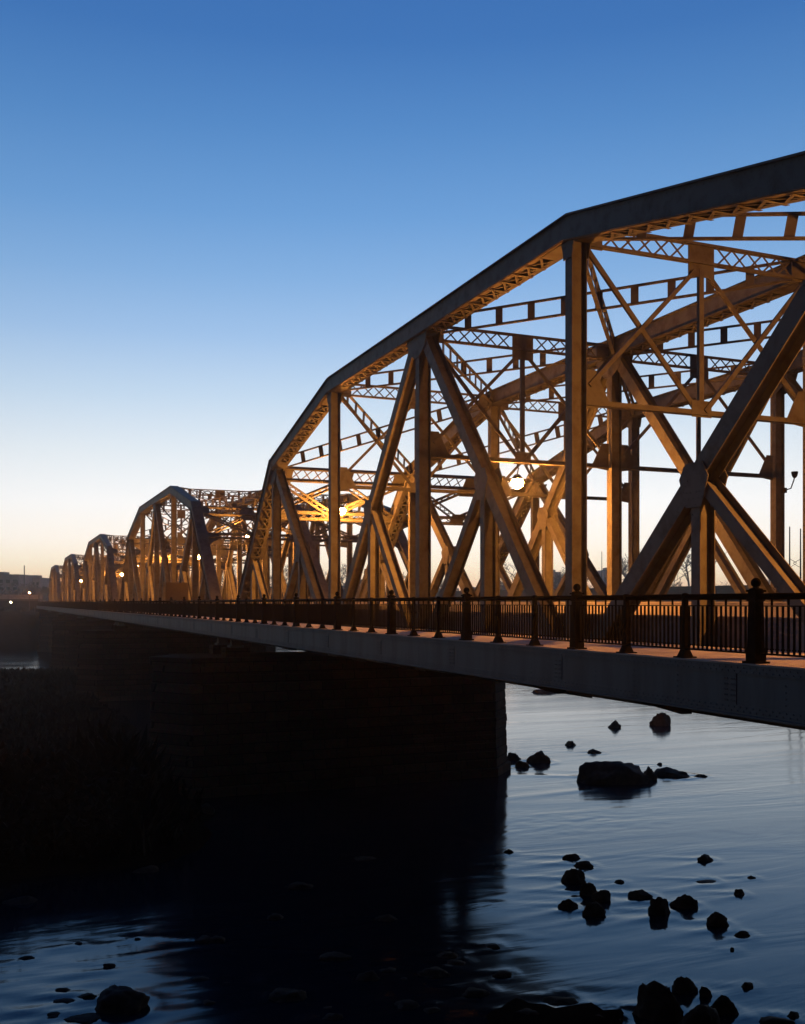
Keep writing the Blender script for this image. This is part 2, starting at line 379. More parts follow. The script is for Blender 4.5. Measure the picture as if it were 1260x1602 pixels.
for k in (1, 2, 3, 4, 5):
    y, z = topn[k]; s = {1: .12, 2: 0, 3: 0, 4: 0, 5: -.12}[k]; w0 = .95 if k in (1, 3, 5) else .36; zd = 1.05 if k in (1, 3, 5) else .78
    plate([(y-w0, z-.1 - (.28 if k in (1, 5) else 0)), (y+w0, z-.1 - (.28 if k in (1, 5) else 0)), (y+w0*.72, z-zd+.27), (y+.2, z-zd), (y-.2, z-zd), (y-w0*.72, z-zd+.27)]).build('gusset_plate', pt, T, OFF)
for k in range(7):
    y = YN[k]; w0 = 1.1 if k in (2, 4) else .75
    plate([(y-w0, ZB-.3), (y+w0, ZB-.3), (y+w0, ZB+.45), (y+.3, ZB+.95), (y-.3, ZB+.95), (y-w0, ZB+.45)]).build('gusset_plate', pt, T, OFF)
for dxx in (0, D3-D2):
    t2 = copy_tree(T, root); t2.location = (dxx, 0, 0)

# ---- bracing between the trusses
def lattice(m, A, B, up, dep, wd=.15, fl=.07, pitch=.5, bar=.05, skip=None):
    A = Vector(A); B = Vector(B); d = (B-A).normalized(); up = Vector(up).normalized(); nrm = d.cross(up)
    for s in (1, -1): m.bar(A + up*s*(dep/2-fl/2), B + up*s*(dep/2-fl/2), nrm, wd, fl)
    ln = (B-A).length; c = max(1, round(ln/pitch)); st = ln/c; hh = dep/2 - fl*.6
    for i in range(c):
        if skip and skip(i*st+st/2, ln): continue
        a0 = A + d*(i*st); a1 = A + d*((i+1)*st)
        m.bar(a0 - up*hh, a1 + up*hh, nrm, .012, bar, .008); m.bar(a0 + up*hh, a1 - up*hh, nrm, .012, bar, -.008)
def sway(y, ztop, xa, xb):
    S = empty('sway_frame', (0, 0, 0), root)
    mid = (xa+xb)/2; zt = ztop - .12; zl = 5.0; i0, i1 = xa+.27, xb-.27
    m = MB(); lattice(m, (i0, y, zt), (i1, y, zt), Z3, .56, skip=lambda s, ln: abs(s-ln/2) < .45)
    m.box(mid-.42, mid+.42, y-.012, y+.012, zt-.62, zt+.28); m.box(i0, i0+.5, y-.012, y+.012, zt-.33, zt+.2); m.box(i1-.5, i1, y-.012, y+.012, zt-.33, zt+.2)
    m.build('top_strut', pt, S, OFF)
    m = MB(); m.box(i0, i1, y-.11, y+.11, zl-.012, zl+.012); m.box(i0, i1, y-.012, y+.012, zl+.013, zl+.14); m.box(mid-.32, mid+.32, y-.03, y-.014, zl-.06, zl+.38)
    for q in (i0, i1):
        s = 1 if q == i0 else -1
        m.prism_y = None
        m.hexa([(q, y-.03, zl-.1), (q+s*.75, y-.03, zl+.0), (q+s*.75, y-.014, zl+.0), (q, y-.014, zl-.1), (q, y-.03, zl+.9), (q+s*.3, y-.03, zl+.9), (q+s*.3, y-.014, zl+.9), (q, y-.014, zl+.9)])
    m.build('lower_strut', pt, S, OFF)
    m = MB(); m.bar((mid, y+.03, zt-.4), (mid, y+.03, zl+.05), X, .15, .11); m.build('hanger', pt, S, OFF)
    for q in (i0, i1):
        s = 1 if q == i0 else -1; yo = .045 if s > 0 else -.045
        m = MB(); m.bar((q, y+yo+.0, zt-.25), (mid - s*.1, y+yo, zl+.1), (0, 1, 0), .07, .13); m.build('brace', pt, S, OFF)
        m = MB(); m.bar((mid - s*.25, y-yo, zt-.5), (q + s*.1, y-yo, zl+.5), (0, 1, 0), .07, .11); m.build('brace', pt, S, OFF)
XB = [(D1-D2, 0), (0, D3-D2)]
for xa, xb in XB:
    for k in (2, 3, 4): sway(YN[k], ZT, xa, xb)
# portals in the plane of the end posts
for xa, xb in XB:
    for e in (1, 5):
        S = empty('portal_frame', (0, 0, 0), root)
        A = Vector(topn[e]); B = Vector(topn[0 if e == 1 else 6]); d = (B-A).normalized()
        sgn = 1 if e == 1 else -1
        up = Vector((0, -d.x, -d.y)); nrm = X.cross(up)
        def Q(x, s, o=0): return Vector((x, A.x + d.x*s, A.y + d.y*s)) + nrm*o
        mid = (xa+xb)/2; i0, i1 = xa+.29, xb-.29; s1, s2 = .55, 3.45
        m = MB(); lattice(m, Q(i0, s1), Q(i1, s1), up, .9, .2, .1, .62, .06, skip=lambda s, ln: abs(s-ln/2) < .5)
        m.bar(Q(mid, s1-.42), Q(mid, s1+1.0), X, 1.0, .024); m.bar(Q(i0+.35, s1-.4), Q(i0+.35, s1+.75), X, .7, .024); m.bar(Q(i1-.35, s1-.4), Q(i1-.35, s1+.75), X, .7, .024)
        m.build('top_strut', pt, S, OFF)
        m = MB(); lattice(m, Q(i0, s2), Q(i1, s2), up, .55, .18, .09, .55, .05, skip=lambda s, ln: abs(s-ln/2) < .4 or s < .9 or ln-s < .9)
        m.bar(Q(mid, s2-.5), Q(mid, s2+.27), X, .85, .024)
        for q, s in ((i0, 1), (i1, -1)):
            m.bar(Q(q+s*.5, s2-.27), Q(q+s*.5, s2+.27), X, 1.0, .022)
            pts = [(0, -.9), (0, 1.5)] + [(1.5*(1-math.cos(a)), 1.5*(1-math.sin(a))) for a in (R(20), R(40), R(60), R(80))] + [(1.5, 0), (.55, 0)]
            poly = [Q(q + s*max(px_, .0), s2+.28+pz_*.75, -.012) for px_, pz_ in [(0, 0), (1.35, 0), (.8, .25), (.42, .6), (.18, 1.1), (0, 1.7)]]
            b = len(m.v); kk = len(poly); m.v += poly + [p_ + nrm*.024 for p_ in poly]
            m.f += [tuple(range(b, b+kk)), tuple(range(b+kk, b+2*kk))] + [(b+i, b+(i+1) % kk, b+kk+(i+1) % kk, b+kk+i) for i in range(kk)]
        m.build('lower_strut', pt, S, OFF)
        for q, s in ((i0, 1), (i1, -1)):
            m = MB(); a0 = Q(q+s*.2, s1+.5, .06*s); a1 = Q(mid - s*.2, s2-.25, .06*s)
            dd = (a1-a0).normalized(); lattice(m, a0, a1, nrm.cross(dd), .34, .14, .07, .42, .04); m.build('brace', pt, S, OFF)
            m = MB(); a0 = Q(mid - s*.3, s1+.6, -.06*s); a1 = Q(q+s*.3, s2-.3, -.06*s)
            dd = (a1-a0).normalized(); lattice(m, a0, a1, nrm.cross(dd), .34, .14, .07, .42, .04); m.build('brace', pt, S, OFF)
# ladder-like top laterals, an X in every panel
def ladder(A, B, zo):
    A = Vector(A); B = Vector(B); d = (B-A).normalized(); A = A + d*.42; B = B - d*.42
    up = Vector((0, 0, 1)); up = (up - d*d.z).normalized(); nrm = d.cross(up); dep = .55
    m = MB(); A = A + up*zo; B = B + up*zo
    for s in (1, -1): m.bar(A + up*s*dep/2, B + up*s*dep/2, nrm, .13, .055)
    ln = (B-A).length; c = 10
    for i in range(c+1):
        p = A + d*(.15 + (ln-.3)*i/c); m.bar(p - up*dep/2, p + up*dep/2, nrm, .03, .24)
    m.build('lateral_brace', pt, root, OFF)
for xa, xb in XB:
    for k in (1, 2, 3, 4):
        a, b = topn[k], topn[k+1]
        ladder((xa, a[0], a[1]), (xb, b[0], b[1]), .02); ladder((xb, a[0], a[1]), (xa, b[0], b[1]), .02)
# ---- floor
HR = -1.02; HS = -.88
y0, y1 = -PER/2 + .02, PER/2 - .02
for k in range(13):
    y = YN[0] - k*L/2
    m = MB(); m.box(D1-D2-.16+.35, D3-D2-.19, y-.02, y+.02, -2.28, -1.36)
    m.box(D1-D2+.19, D3-D2-.19, y-.16, y+.16, -2.31, -2.282); m.box(D1-D2+.19, D3-D2-.19, y-.16, y+.16, -1.358, -1.33)
    # tapered bracket carrying the sidewalk
    b = [(10.12-D2, -1.08), (13.15-D2, -1.08), (13.15-D2, -2.28), (12.9-D2, -2.28), (10.12-D2, -1.5)]
    i = len(m.v); n_ = len(b); m.v += [Vector((x, y-.02, z)) for x, z in b] + [Vector((x, y+.02, z)) for x, z in b]
    m.f += [tuple(range(i, i+n_)), tuple(range(i+n_, i+2*n_))] + [(i+q, i+(q+1) % n_, i+n_+(q+1) % n_, i+n_+q) for q in range(n_)]
    m.build('floor_beam', M['girder'], root, OFF)
m = MB()
for xa, xb in ((D1-D2+.5, -.55), (.55, D3-D2-.5)):
    for i in range(5):
        x = xa + (xb-xa)*(i+.5)/5; m.box(x-.012, x+.012, y0, y1, -1.75, -1.31); m.box(x-.1, x+.1, y0, y1, -1.775, -1.752)
m.build('stringers', M['girder'], root, OFF)
m = MB(); m.box(D1-D2+.3, -.35, y0, y1, -1.305, HR); m.box(.35, D3-D2-.3, y0, y1, -1.305, HR); m.build('roadway', M['asphalt'], root, OFF)
m = MB(); m.box(10.2-D2, 13.2-D2, y0, y1, -1.06, HS); m.build('sidewalk', M['conc'], root, OFF)
m = MB(); m.box(9.97-D2, 10.197-D2, y0, y1, -.903, HS+.004); m.build('curb', M['conc'], root, OFF)
m = MB(); ft, fb = -.905, -1.62
m.box(10.0-D2, 10.016-D2, y0, y1, fb, ft)
m.box(9.9-D2, 10.15-D2, y0, y1, fb-.03, fb-.002)
m.box(9.984-D2, 9.999-D2, y0, y1, fb, fb+.13); m.box(9.984-D2, 9.999-D2, y0, y1, ft-.13, ft)
for k in range(13):
    y = YN[0] - k*L/2
    m.box(9.99-D2, 9.999-D2, y-.14, y+.14, fb+.131, ft-.131)
    for zz in [fb+.18+.08*i for i in range(5)]:
        for yy in (-.1, -.05, .05, .1): m.rivet(9.99-D2, y+yy, zz, -1, .016, .011)
q = int((y1-y0)/.13)
for i in range(1, q):
    y = y0 + (y1-y0)*i/q
    for zz in (fb+.04, fb+.095, ft-.04, ft-.095): m.rivet(9.984-D2, y + (.03 if zz in (fb+.04, ft-.04) else -.03), zz, -1, .015, .010)
    if i % 9 == 0:
        for zz in [fb+.2+.09*j for j in range(4)]: m.rivet(10.0-D2, y, zz, -1, .015, .010)
m.build('fascia_girder', M['girder'], root, OFF)
m = MB(); m.box(13.75-D2, 13.9-D2, y0, y1, HR+.002, -.33); m.box(13.72-D2, 13.93-D2, y0, y1, -.329, -.28); m.build('guard_wall', M['guard'], root, OFF)
for xx in (-.5, .5-.14, 28.95-.47-D2):
    m = MB(); m.box(xx, xx+.14, y0, y1, HR+.002, -.02); m.box(xx-.03, xx+.17, y0, y1, -.019, .03); m.build('guard_wall', M['guard_lit'], root, OFF)
m = MB()
for xx in (D1-D2, 0, D3-D2):
    for k in (0, 6):
        y = YN[k]; m.box(xx-.42, xx+.42, y-.45, y+.45, -2.75, -2.62); m.prism([(y-.36, -2.62), (y+.36, -2.62), (y+.12, ZB-.27), (y-.12, ZB-.27)], xx-.3, xx+.3)
m.build('bearing_shoes', M['girder'], root, OFF)
spans = [root]
for k in range(1, 5):
    c = copy_tree(root); c.location = (D2, YC + PER*k, EYE + ZB); spans.append(c)
for s, lb in zip(spans, ['nearest steel truss span, cut off by the right edge of the picture',
                         'second steel truss span behind the nearest one, its portal top catching blue sky light',
                         'third steel truss span, framed between the second span and the small fourth',
                         'fourth steel truss span, small and close to the far end of the bridge',
                         'farthest and smallest steel truss span, meeting the far bank']):
    tag(s, lb, 'bridge span', 'truss spans of the bridge')

# ------------------------------------------------------------------ sidewalk railing
rr_ = empty('railing', (10.12, 1.75, EYE + HS + .005))
SP = PER/39; HT = .965                                  # rail centre above the sidewalk
m = MB(); m.tube([(0, 0, HT), (0, PER-.01, HT)], .047, 12); m.build('top_rail', M['rail'], rr_, smooth=True)
m = MB(); m.box(-.02, .02, 0, PER-.01, .82, .836); m.build('middle_rail', M['rail'], rr_)
m = MB(); m.box(-.025, .025, 0, PER-.01, .13, .155); m.build('bottom_rail', M['rail'], rr_)
def big_post():
    m = MB()
    m.box(-.135, .135, -.135, .135, 0, .03); m.box(-.1, .1, -.1, .1, .031, .2)
    m.prism_z([(-.086, -.086), (.086, -.086), (.086, .086), (-.086, .086)], .201, .9, .86, .86)
    m.box(-.09, .09, -.09, .09, .901, .93); m.box(-.076, .076, -.076, .076, .931, 1.03); m.box(-.1, .1, -.1, .1, 1.031, 1.06)
    for s in (1, -1):
        m.box(-.045, .045, s*.078, s*.089, .3, .8); m.box(s*.078, s*.089, -.045, .045, .3, .8)
    return m.build('post', M['rail'], rr_)
def finial(par):
    m = MB(); r = .072
    m.lathe([(.10, 1.061), (.09, 1.08), (.045, 1.095), (.04, 1.105)] + [(r*math.sin(a), 1.165 - r*math.cos(a)) for a in [R(25+i*13) for i in range(12)]], (0, 0, 0), 14)
    return m.build('finial', M['rail'], par, smooth=True)
def small_post():
    m = MB(); m.box(-.13, .13, -.13, .13, 0, .02); m.prism_z([(-.09, -.09), (.09, -.09), (.09, .09), (-.09, .09)], .021, .13, .6, .6)
    m.box(-.038, .038, -.038, .038, .131, .9); m.box(-.05, .05, -.05, .05, .6, .64); m.lathe([(.05, .9), (.06, 1.0), (.05, 1.02), (.02, 1.03)], (0, 0, 0), 10)
    return m.build('small_post', M['rail'], rr_)
def panel():
    m = MB(); nb = 15; st = SP/nb
    for i in range(1, nb):
        y = i*st; m.box(-.013, .013, y-.013, y+.013, .156, .819)
        if i % 3 == 0: m.box(-.012, .012, y-.012, y+.012, .837, HT-.03)
        m.box(-.02, .02, y-.02, y+.02, .2, .225)
    return m.build('baluster_panel', M['rail'], rr_)
bp0 = big_post(); finial(bp0); sp0 = small_post(); pn0 = panel(); sp0.location.y = SP
for i in range(39):
    if i:
        if i % 3 == 0: copy_tree(bp0, rr_).location = (0, i*SP, 0)
        elif i > 1: copy_tree(sp0, rr_).location = (0, i*SP, 0)
        copy_tree(pn0, rr_).location = (0, i*SP, 0)
rails = [rr_]
for k in range(1, 5):
    c = copy_tree(rr_); c.location = (10.12, 1.75 + PER*k, EYE + HS + .005); rails.append(c)
for s, lb in zip(rails, ['black sidewalk railing with ball finials along the nearest span', 'black sidewalk railing along the second span',
                         'black sidewalk railing along the third span', 'black sidewalk railing along the fourth span', 'black sidewalk railing along the farthest span']):
    tag(s, lb, 'railing', 'railing lengths along the sidewalk')

# ------------------------------------------------------------------ lamps on the bridge
def lamp(arm=0):
    r = empty('street_lamp')
    m = MB()
    if arm: m.tube([(0, arm, .25), (0, arm*.6, .42), (0, arm*.2, .45), (0, 0, .38), (0, 0, .2)], .025, 8); m.box(-.1, .1, arm-.05, arm+.05, .15, .35)
    else: m.tube([(0, 0, .62), (0, -.02, .5), (0, -.1, .42), (0, -.05, .34), (0, 0, .2)], .022, 8); m.box(-.1, .1, -.1, .1, .6, .625)
    m.build('bracket', M['lampmetal'], r)
    m = MB(); m.lathe([(.05, .22), (.1, .2), (.18, .1), (.235, .03)], (0, 0, 0), 16); m.build('shade', M['lampmetal'], r, smooth=True)
    m = MB(); m.lathe([(.225*math.sin(R(a)), -.1 - .215*math.cos(R(a))) for a in (5, 30, 60, 90, 120, 150, 175)], (0, 0, 0.005), 14); m.build('globe', M['bulb'], r, smooth=True)
    return r
pro = {0: lamp(), 1.4: lamp(1.4), -1.4: lamp(-1.4)}; seen = set()
def put_lamp(kind, x, y, h, lb):
    o = pro[kind] if kind not in seen else copy_tree(pro[kind]); seen.add(kind)
    o.location = (x, y, EYE + h); tag(o, lb, 'street lamp', 'sodium lamps over the roadway')
W = ['nearest', 'second', 'third', 'fourth', 'farthest']
for k in range(5):
    put_lamp(-1.4, 17.3, YC - L*2 - .75 + PER*k, 5.12, 'lit orange street lamp at the near portal of the %s span' % W[k])
    put_lamp(0, 17.3, YC + .36 + PER*k, 4.42, 'lit orange street lamp under the middle strut of the %s span' % W[k])
    put_lamp(1.4, 17.3, YC + L*2 + .75 + PER*k, 5.12, 'lit orange street lamp at the far portal of the %s span' % W[k])
put_lamp(0, 25.1, YC - .12 + 2*PER, 4.42, 'lit orange street lamp lower right of the row, over the far roadway')

# ------------------------------------------------------------------ stone piers and the near abutment
def pier():
    m = MB(); xa, xb = 10.6-D2, 30.95-D2; hw = 2.55
    def outline(g): return [(xa, -hw-g), (xb, -hw-g), (xb+1.5+g, -.9), (xb+1.5+g, .9), (xb, hw+g), (xa, hw+g), (xa-1.7-g, .1), (xa-1.7-g, -.1)]
    def loft(rings):
        b = len(m.v); k = 8
        for poly, z in rings: m.v += [Vector((x, y, z)) for x, y in poly]
        for r in range(len(rings)-1):
            for i in range(k): m.f.append((b+r*k+i, b+r*k+(i+1) % k, b+(r+1)*k+(i+1) % k, b+(r+1)*k+i))
        m.f.append(tuple(range(b, b+k))[::-1]); m.f.append(tuple(range(b+(len(rings)-1)*k, b+len(rings)*k)))
    top = EYE - 3.33
    loft([(outline(.75), -1.6), (outline(.72), .55), (outline(.5), .6)])
    rq = random.Random(8); rings = []; z = .601; nc = 13; hc = (top - .5 - z)/nc
    for i in range(nc):                                   # coursed stone: each course a little in or out, joints cut back
        g0 = .5 - .34*i/nc + rq.uniform(-.05, .05)
        def ragged(g): return [(x + rq.uniform(-.045, .045), y + rq.uniform(-.03, .03)) for x, y in outline(g)]
        rings += [(outline(g0-.07), z), (ragged(g0), z+.035), (ragged(g0-.01), z+hc-.035), (outline(g0-.08), z+hc)]; z += hc
    loft(rings)
    loft([(outline(.34), top-.499), (outline(.34), top)])
    p = m.build('stone_pier', M['stone'])
    for x in (D1, D2, D3):
        for y in (-1.95, 1.95):
            m2 = MB(); m2.box(x-D2-.75, x-D2+.75, y-.62, y+.62, top+.002, EYE-2.752); m2.build('pedestal', M['stone'], p)
    return p
p0 = pier(); 
for k in range(4):
    p = p0 if k == 0 else copy_tree(p0); p.location = (D2, YC + PER/2 + PER*k, 0)
    tag(p, ['dark stone pier under the near end of the second span, standing broad in the river', 'stone pier behind the nearest pier, between second and third spans',
            'stone pier between the third and fourth spans, mostly in the dark', 'farthest stone pier, between the fourth and fifth spans'][k], 'bridge pier', 'stone piers of the bridge')
m = MB(); m.box(9.6-D2, 31-D2, -6, 1.9, -1.5, EYE-3.33); m.box(9.6-D2, 31-D2, -6, -.4, EYE-3.329, EYE-1.1)
a = m.build('stone_abutment', M['stone'], loc=(D2, 0, 0)); tag(a, 'stone abutment carrying the near end of the bridge beyond the right edge', 'abutment')
m = MB(); m.box(9.6-D2, 31-D2, -.2, 8, -1.5, EYE-3.33); m.box(9.6-D2, 31-D2, 1.4, 8, EYE-3.329, EYE-1.1)
a = m.build('stone_abutment', M['stone'], loc=(D2, PER*5+.2, 0)); tag(a, 'stone abutment under the far end of the bridge on the far bank', 'abutment')

# notice board on the second span
sb = empty('sign_board', (12.3, 75.2, EYE + HS))
m = MB(); m.box(-.85, .85, -.03, .03, .7, 2.4); m.build('panel', M['sign'], sb)
for x in (-.6, .6):
    m = MB(); m.box(x-.04, x+.04, .031, .09, 0, 2.35); m.build('post', M['mast'], sb)
tag(sb, 'dark brown board standing behind the railing near the second portal', 'sign')

# floodlight bracket on the far truss
fl = empty('floodlight', (D3+.15, YC-.22, EYE + 4.9))
m = MB(); m.tube([(0, 0, -.4), (.05, -.3, -.35), (.08, -.42, -.05), (.1, -.45, .1)], .025, 8); m.box(-.08, .08, -.06, .06, -.5, -.3); m.build('bracket', M['mast'], fl)
m = MB(); m.lathe([(.05, -.05), (.1, .02), (.13, .14), (.13, .2)], (.1, -.45, .1), 14); m.build('lamp_head', M['mast'], fl, smooth=True)
tag(fl, 'small dark floodlight bracketed to a far truss column, unlit', 'floodlight')

# ------------------------------------------------------------------ rocks in the river
def rock_mesh(w_, d_, h_, seed, sub=3):
    rnd = random.Random(seed); bm = bmesh.new(); bmesh.ops.create_icosphere(bm, subdivisions=sub, radius=1)
    pl = []
    for i in range(11):
        n = Vector((rnd.uniform(-1, 1), rnd.uniform(-1, 1), rnd.uniform(-.3, 1))).normalized(); pl.append((n, rnd.uniform(.7, 1.1)))
    for v in bm.verts:
        v.co = Vector([math.copysign(abs(q)**.72, q) for q in v.co])
        for n, d in pl:
            q = v.co.dot(n)
            if q > d: v.co -= n*(q-d)
        p = v.co*1.7 + Vector((seed*3.1, 0, 0))
        v.co *= 1 + .2*noise.noise(p) + .12*noise.noise(p*2.7) + .05*noise.noise(p*6) + .03*noise.noise(p*13)
    for v in bm.verts:
        t_ = 1 - .14*max(v.co.z, -.3); v.co.x = v.co.x*t_ + .12*math.sin(seed*2.3)*v.co.z; v.co.y *= t_
    x0 = min(v.co.x for v in bm.verts); x1 = max(v.co.x for v in bm.verts); z1 = max(v.co.z for v in bm.verts)
    for v in bm.verts:
        v.co.x = ((v.co.x-x0)/(x1-x0)-.5)*w_; v.co.y *= d_/2; v.co.z = (v.co.z/z1)*h_ if v.co.z > 0 else v.co.z*h_*.8
    me = bpy.data.meshes.new('river_rock'); bm.to_mesh(me); bm.free(); me.materials.append(M['rock'])
    me.polygons.foreach_set('use_smooth', [True]*len(me.polygons)); return me
# (photo x of the centre, photo y of the waterline, width, height in photo pixels, label)
ROCKS = [
 (845, 1194, 42, 24, 'rounded dark rock just right of the stone pier'), (820, 1201, 27, 14, 'small blocky rock touching the rounded rock by the pier'),
 (804, 1190, 28, 16, 'small rock against the right edge of the pier'), (894, 1167, 19, 10, 'small oval rock between the pier and the boxy rock'),
 (933, 1179, 25, 9, 'low wedge rock just above the big flat-topped boulder'), (962, 1139, 22, 15, 'boxy rock standing alone below the bridge girder'),
 (1037, 1136, 33, 26, 'peaked dark rock nearest under the bridge girder'), (965, 1228, 112, 48, 'big flat-topped dark boulder in mid-river'),
 (1016, 1222, 28, 28, 'lump leaning on the right end of the flat-topped boulder'), (1056, 1216, 58, 19, 'long low rock right of the flat-topped boulder'),
 (1098, 1216, 22, 6, 'sliver of rock at the right tip of the long low rock'), (1033, 1197, 10, 5, 'tiny rock behind the right end of the flat-topped boulder'),
 (855, 1085, 46, 8, 'flat dark rock in the far water close under the girder'), (796, 1335, 16, 8, 'tiny rock at the edge of the pier reflection'),
 (896, 1345, 30, 12, 'pointed rock at the top of the left rock cluster'), (915, 1358, 32, 14, 'oval rock below the pointed one in the left cluster'),
 (898, 1382, 44, 30, 'double-humped rock in the middle of the left cluster'), (970, 1382, 18, 7, 'small lone rock right of the double-humped rock'),
 (923, 1402, 32, 26, 'upper angular rock in the lower left cluster'), (943, 1412, 30, 24, 'right-hand rounded rock in the lower left cluster'),
 (932, 1434, 38, 28, 'lowest square rock in the lower left cluster'), (890, 1423, 34, 21, 'detached rounded rock left of the square rock'),
 (1005, 1407, 42, 19, 'low two-part rock leading the middle trio'), (1036, 1432, 38, 36, 'tall central rock of the middle trio'),
 (1073, 1422, 46, 29, 'right-hand sloping rock of the middle trio'), (1106, 1348, 27, 14, 'lone oval rock right of centre in open water'),
 (1109, 1382, 34, 5, 'flat slab barely above water below the lone oval rock'), (1158, 1401, 20, 13, 'small rock right of the flat slab'),
 (1178, 1375, 14, 6, 'tiny rock above and right of the flat slab'), (1126, 1450, 36, 30, 'pyramid rock below and right of the middle trio'),
 (1163, 1466, 28, 12, 'wedge rock just right of the pyramid rock'), (1147, 1488, 8, 7, 'pebble-like rock below the wedge rock'),
 (1033, 1598, 84, 82, 'largest near boulder at the bottom right'), (1075, 1556, 42, 36, 'rock tucked behind the largest near boulder'),
 (1107, 1562, 22, 24, 'small upright rock between the two near boulder groups'), (1096, 1612, 66, 52, 'broad boulder at the bottom edge right of the largest one'),
 (1136, 1590, 46, 42, 'rounded boulder behind the broad bottom-edge boulder'), (1172, 1547, 20, 14, 'lone round rock right of the near boulders'),
 (1222, 1612, 66, 26, 'flat rock in the bottom right corner'), (1244, 1594, 22, 14, 'small rock behind the corner rock'),
 (182, 1586, 86, 54, 'square-shouldered rock at the lower left in blue water'), (133, 1564, 32, 13, 'small rock left of the square-shouldered rock'),
 (100, 1570, 38, 10, 'low rock farthest left in the blue water'), (122, 1602, 62, 16, 'flat rock at the bottom edge on the left'),
 (830, 1600, 66, 28, 'dark wet rock on the shallow bar at the bottom'), (880, 1574, 60, 16, 'low wet rock behind the bottom shallow bar'),
 (945, 1606, 60, 22, 'wet rock at the bottom edge left of the largest boulder'), (605, 1442, 36, 14, 'faint rock in the dark water below the pier'),
 (680, 1530, 52, 20, 'faint rounded rock in the dark lower middle'), (575, 1535, 40, 20, 'faint rock left of the rounded one in the dark'),
 (525, 1503, 50, 16, 'faint long rock in the dark lower left of middle'), (470, 1392, 42, 14, 'faint rock in the shadow of the bridge'),
 (570, 1347, 40, 8, 'faint flat slab below the pier in the dark'), (450, 1568, 62, 26, 'faint broad rock near the bottom in the dark'),
 (520, 1596, 34, 14, 'faint small rock at the bottom edge in the dark'), (700, 1500, 40, 14, 'faint rock upper right of the rounded dark rock'),
 (640, 1580, 46, 18, 'faint rock at the bottom below the rounded dark rock'), (745, 1560, 50, 18, 'dark rock left of the bottom shallow bar')]
WAKES = []
for i, (px, py, pw, ph, lb) in enumerate(ROCKS):
    p, k = pix(px, py); dep = pw*k*.62; he = max(ph*k*.84 - dep*.55*EYE/p.xy.length, ph*k*.33)
    o = bpy.data.objects.new('river_rock', rock_mesh(pw*k*1.03, dep, he, i+1, 4)); COL.objects.link(o)
    away = Vector((math.sin(YAW), math.cos(YAW), 0)); o.location = p + away*dep*.42; o.rotation_euler.z = -YAW
    WAKES.append((o.location.x, o.location.y, pw*k*.45, dep)); tag(o, lb, 'rock', 'rocks in the river')
rnd = random.Random(21)
for i in range(22):
    px, py = (rnd.uniform(40, 400), rnd.uniform(1440, 1600)) if i < 12 else (rnd.uniform(420, 800), rnd.uniform(1420, 1600))
    p, k = pix(px, py); wd = rnd.uniform(12, 34)*k
    o = bpy.data.objects.new('small_stone', rock_mesh(wd, wd*.7, wd*rnd.uniform(.12, .26), i+141, 3)); COL.objects.link(o)
    o.location = p; o.rotation_euler.z = rnd.uniform(-.8, .2); WAKES.append((p.x, p.y, wd*.4, wd*.5))
    tag(o, 'small half-drowned stone in the dim shallows at lower left and centre', 'stone', 'half-drowned stones in the shallows')
for i, (px, py, pw, ph) in enumerate([(30, 1392, 60, 14), (120, 1300, 50, 14), (230, 1345, 50, 12), (60, 1250, 40, 10), (200, 1220, 36, 10), (320, 1262, 34, 12), (20, 1200, 40, 10), (150, 1160, 30, 9)]):
    p, k = pix(px, py, .5); o = bpy.data.objects.new('bank_rock', rock_mesh(pw*k, pw*k*.7, ph*k, i+91, 3)); COL.objects.link(o)
    o.location = (p.x, p.y, max(-.1, height(p.x, p.y)) - .02); tag(o, 'dark rock half lost among the scrub of the left bar', 'rock', 'rocks on the scrub bar')

# the river: a flat sheet with a finely rippled patch where the rocks break the current
import numpy as np
GX0, GX1, GY0, GY1, ST = -16.0, 60.0, 12.0, 72.0, .2
gx = np.arange(GX0, GX1 + ST/2, ST); gy = np.arange(GY0, GY1 + ST/2, ST)
XX, YY = np.meshgrid(gx, gy, indexing='ij'); ZZ = np.zeros_like(XX)
for x, y, r, depth_ in WAKES:
    u = -(XX - x)*.97 + (YY - y)*.22; v = (XX - x)*.22 + (YY - y)*.97       # the current runs to the left and a little away
    d = np.hypot(u, v); r = max(r, .12); amp = .012 + .02*min(r, 1.0)
    ZZ += amp*np.exp(-((d - 1.25*r - .12)/(.1 + .2*r))**2)*(.4 + .6*(u < 0))
    up = np.maximum(u, 0)
    ZZ += 1.3*amp*np.exp(-((np.abs(v) - .8*r - .3*up)/(.1 + .1*r + .06*up))**2)*np.exp(-up/(2.5*r + .8))*(u > 0)
    ZZ -= .6*amp*np.exp(-(v/(.8*r))**2)*np.exp(-up/(2*r + .5))*(u > 0)
RIF = [(pix(880, 1285)[0], 5.5, 2.2, .05), (pix(960, 1300)[0], 4, 1.2, .03), (pix(940, 1550)[0], 2.5, 1.2, .05), (pix(800, 1470)[0], 3.5, 1.8, .035), (pix(150, 1460)[0], 3.5, 1.8, .05), (pix(260, 1500)[0], 3, 1.4, .045), (pix(60, 1540)[0], 2.5, 1.4, .05), (pix(1100, 1215)[0], 7, 2.5, .03)]
for i in range(XX.shape[0]):
    for j in range(XX.shape[1]):
        x = XX[i, j]; y = YY[i, j]; a_ = .0012
        for c, sx, sy, am in RIF:
            q = ((x - c.x)/sx)**2 + ((y - c.y)/sy)**2
            if q < 6: a_ += .26*am*math.exp(-q)
        ZZ[i, j] += a_*(noise.noise((x*.75, y*2.1, 3)) + .5*noise.noise((x*1.9, y*4.2, 7)))
ex = np.minimum(np.minimum(XX - GX0, GX1 - XX), np.minimum(YY - GY0, GY1 - YY)); ZZ *= np.clip(ex/4, 0, 1)
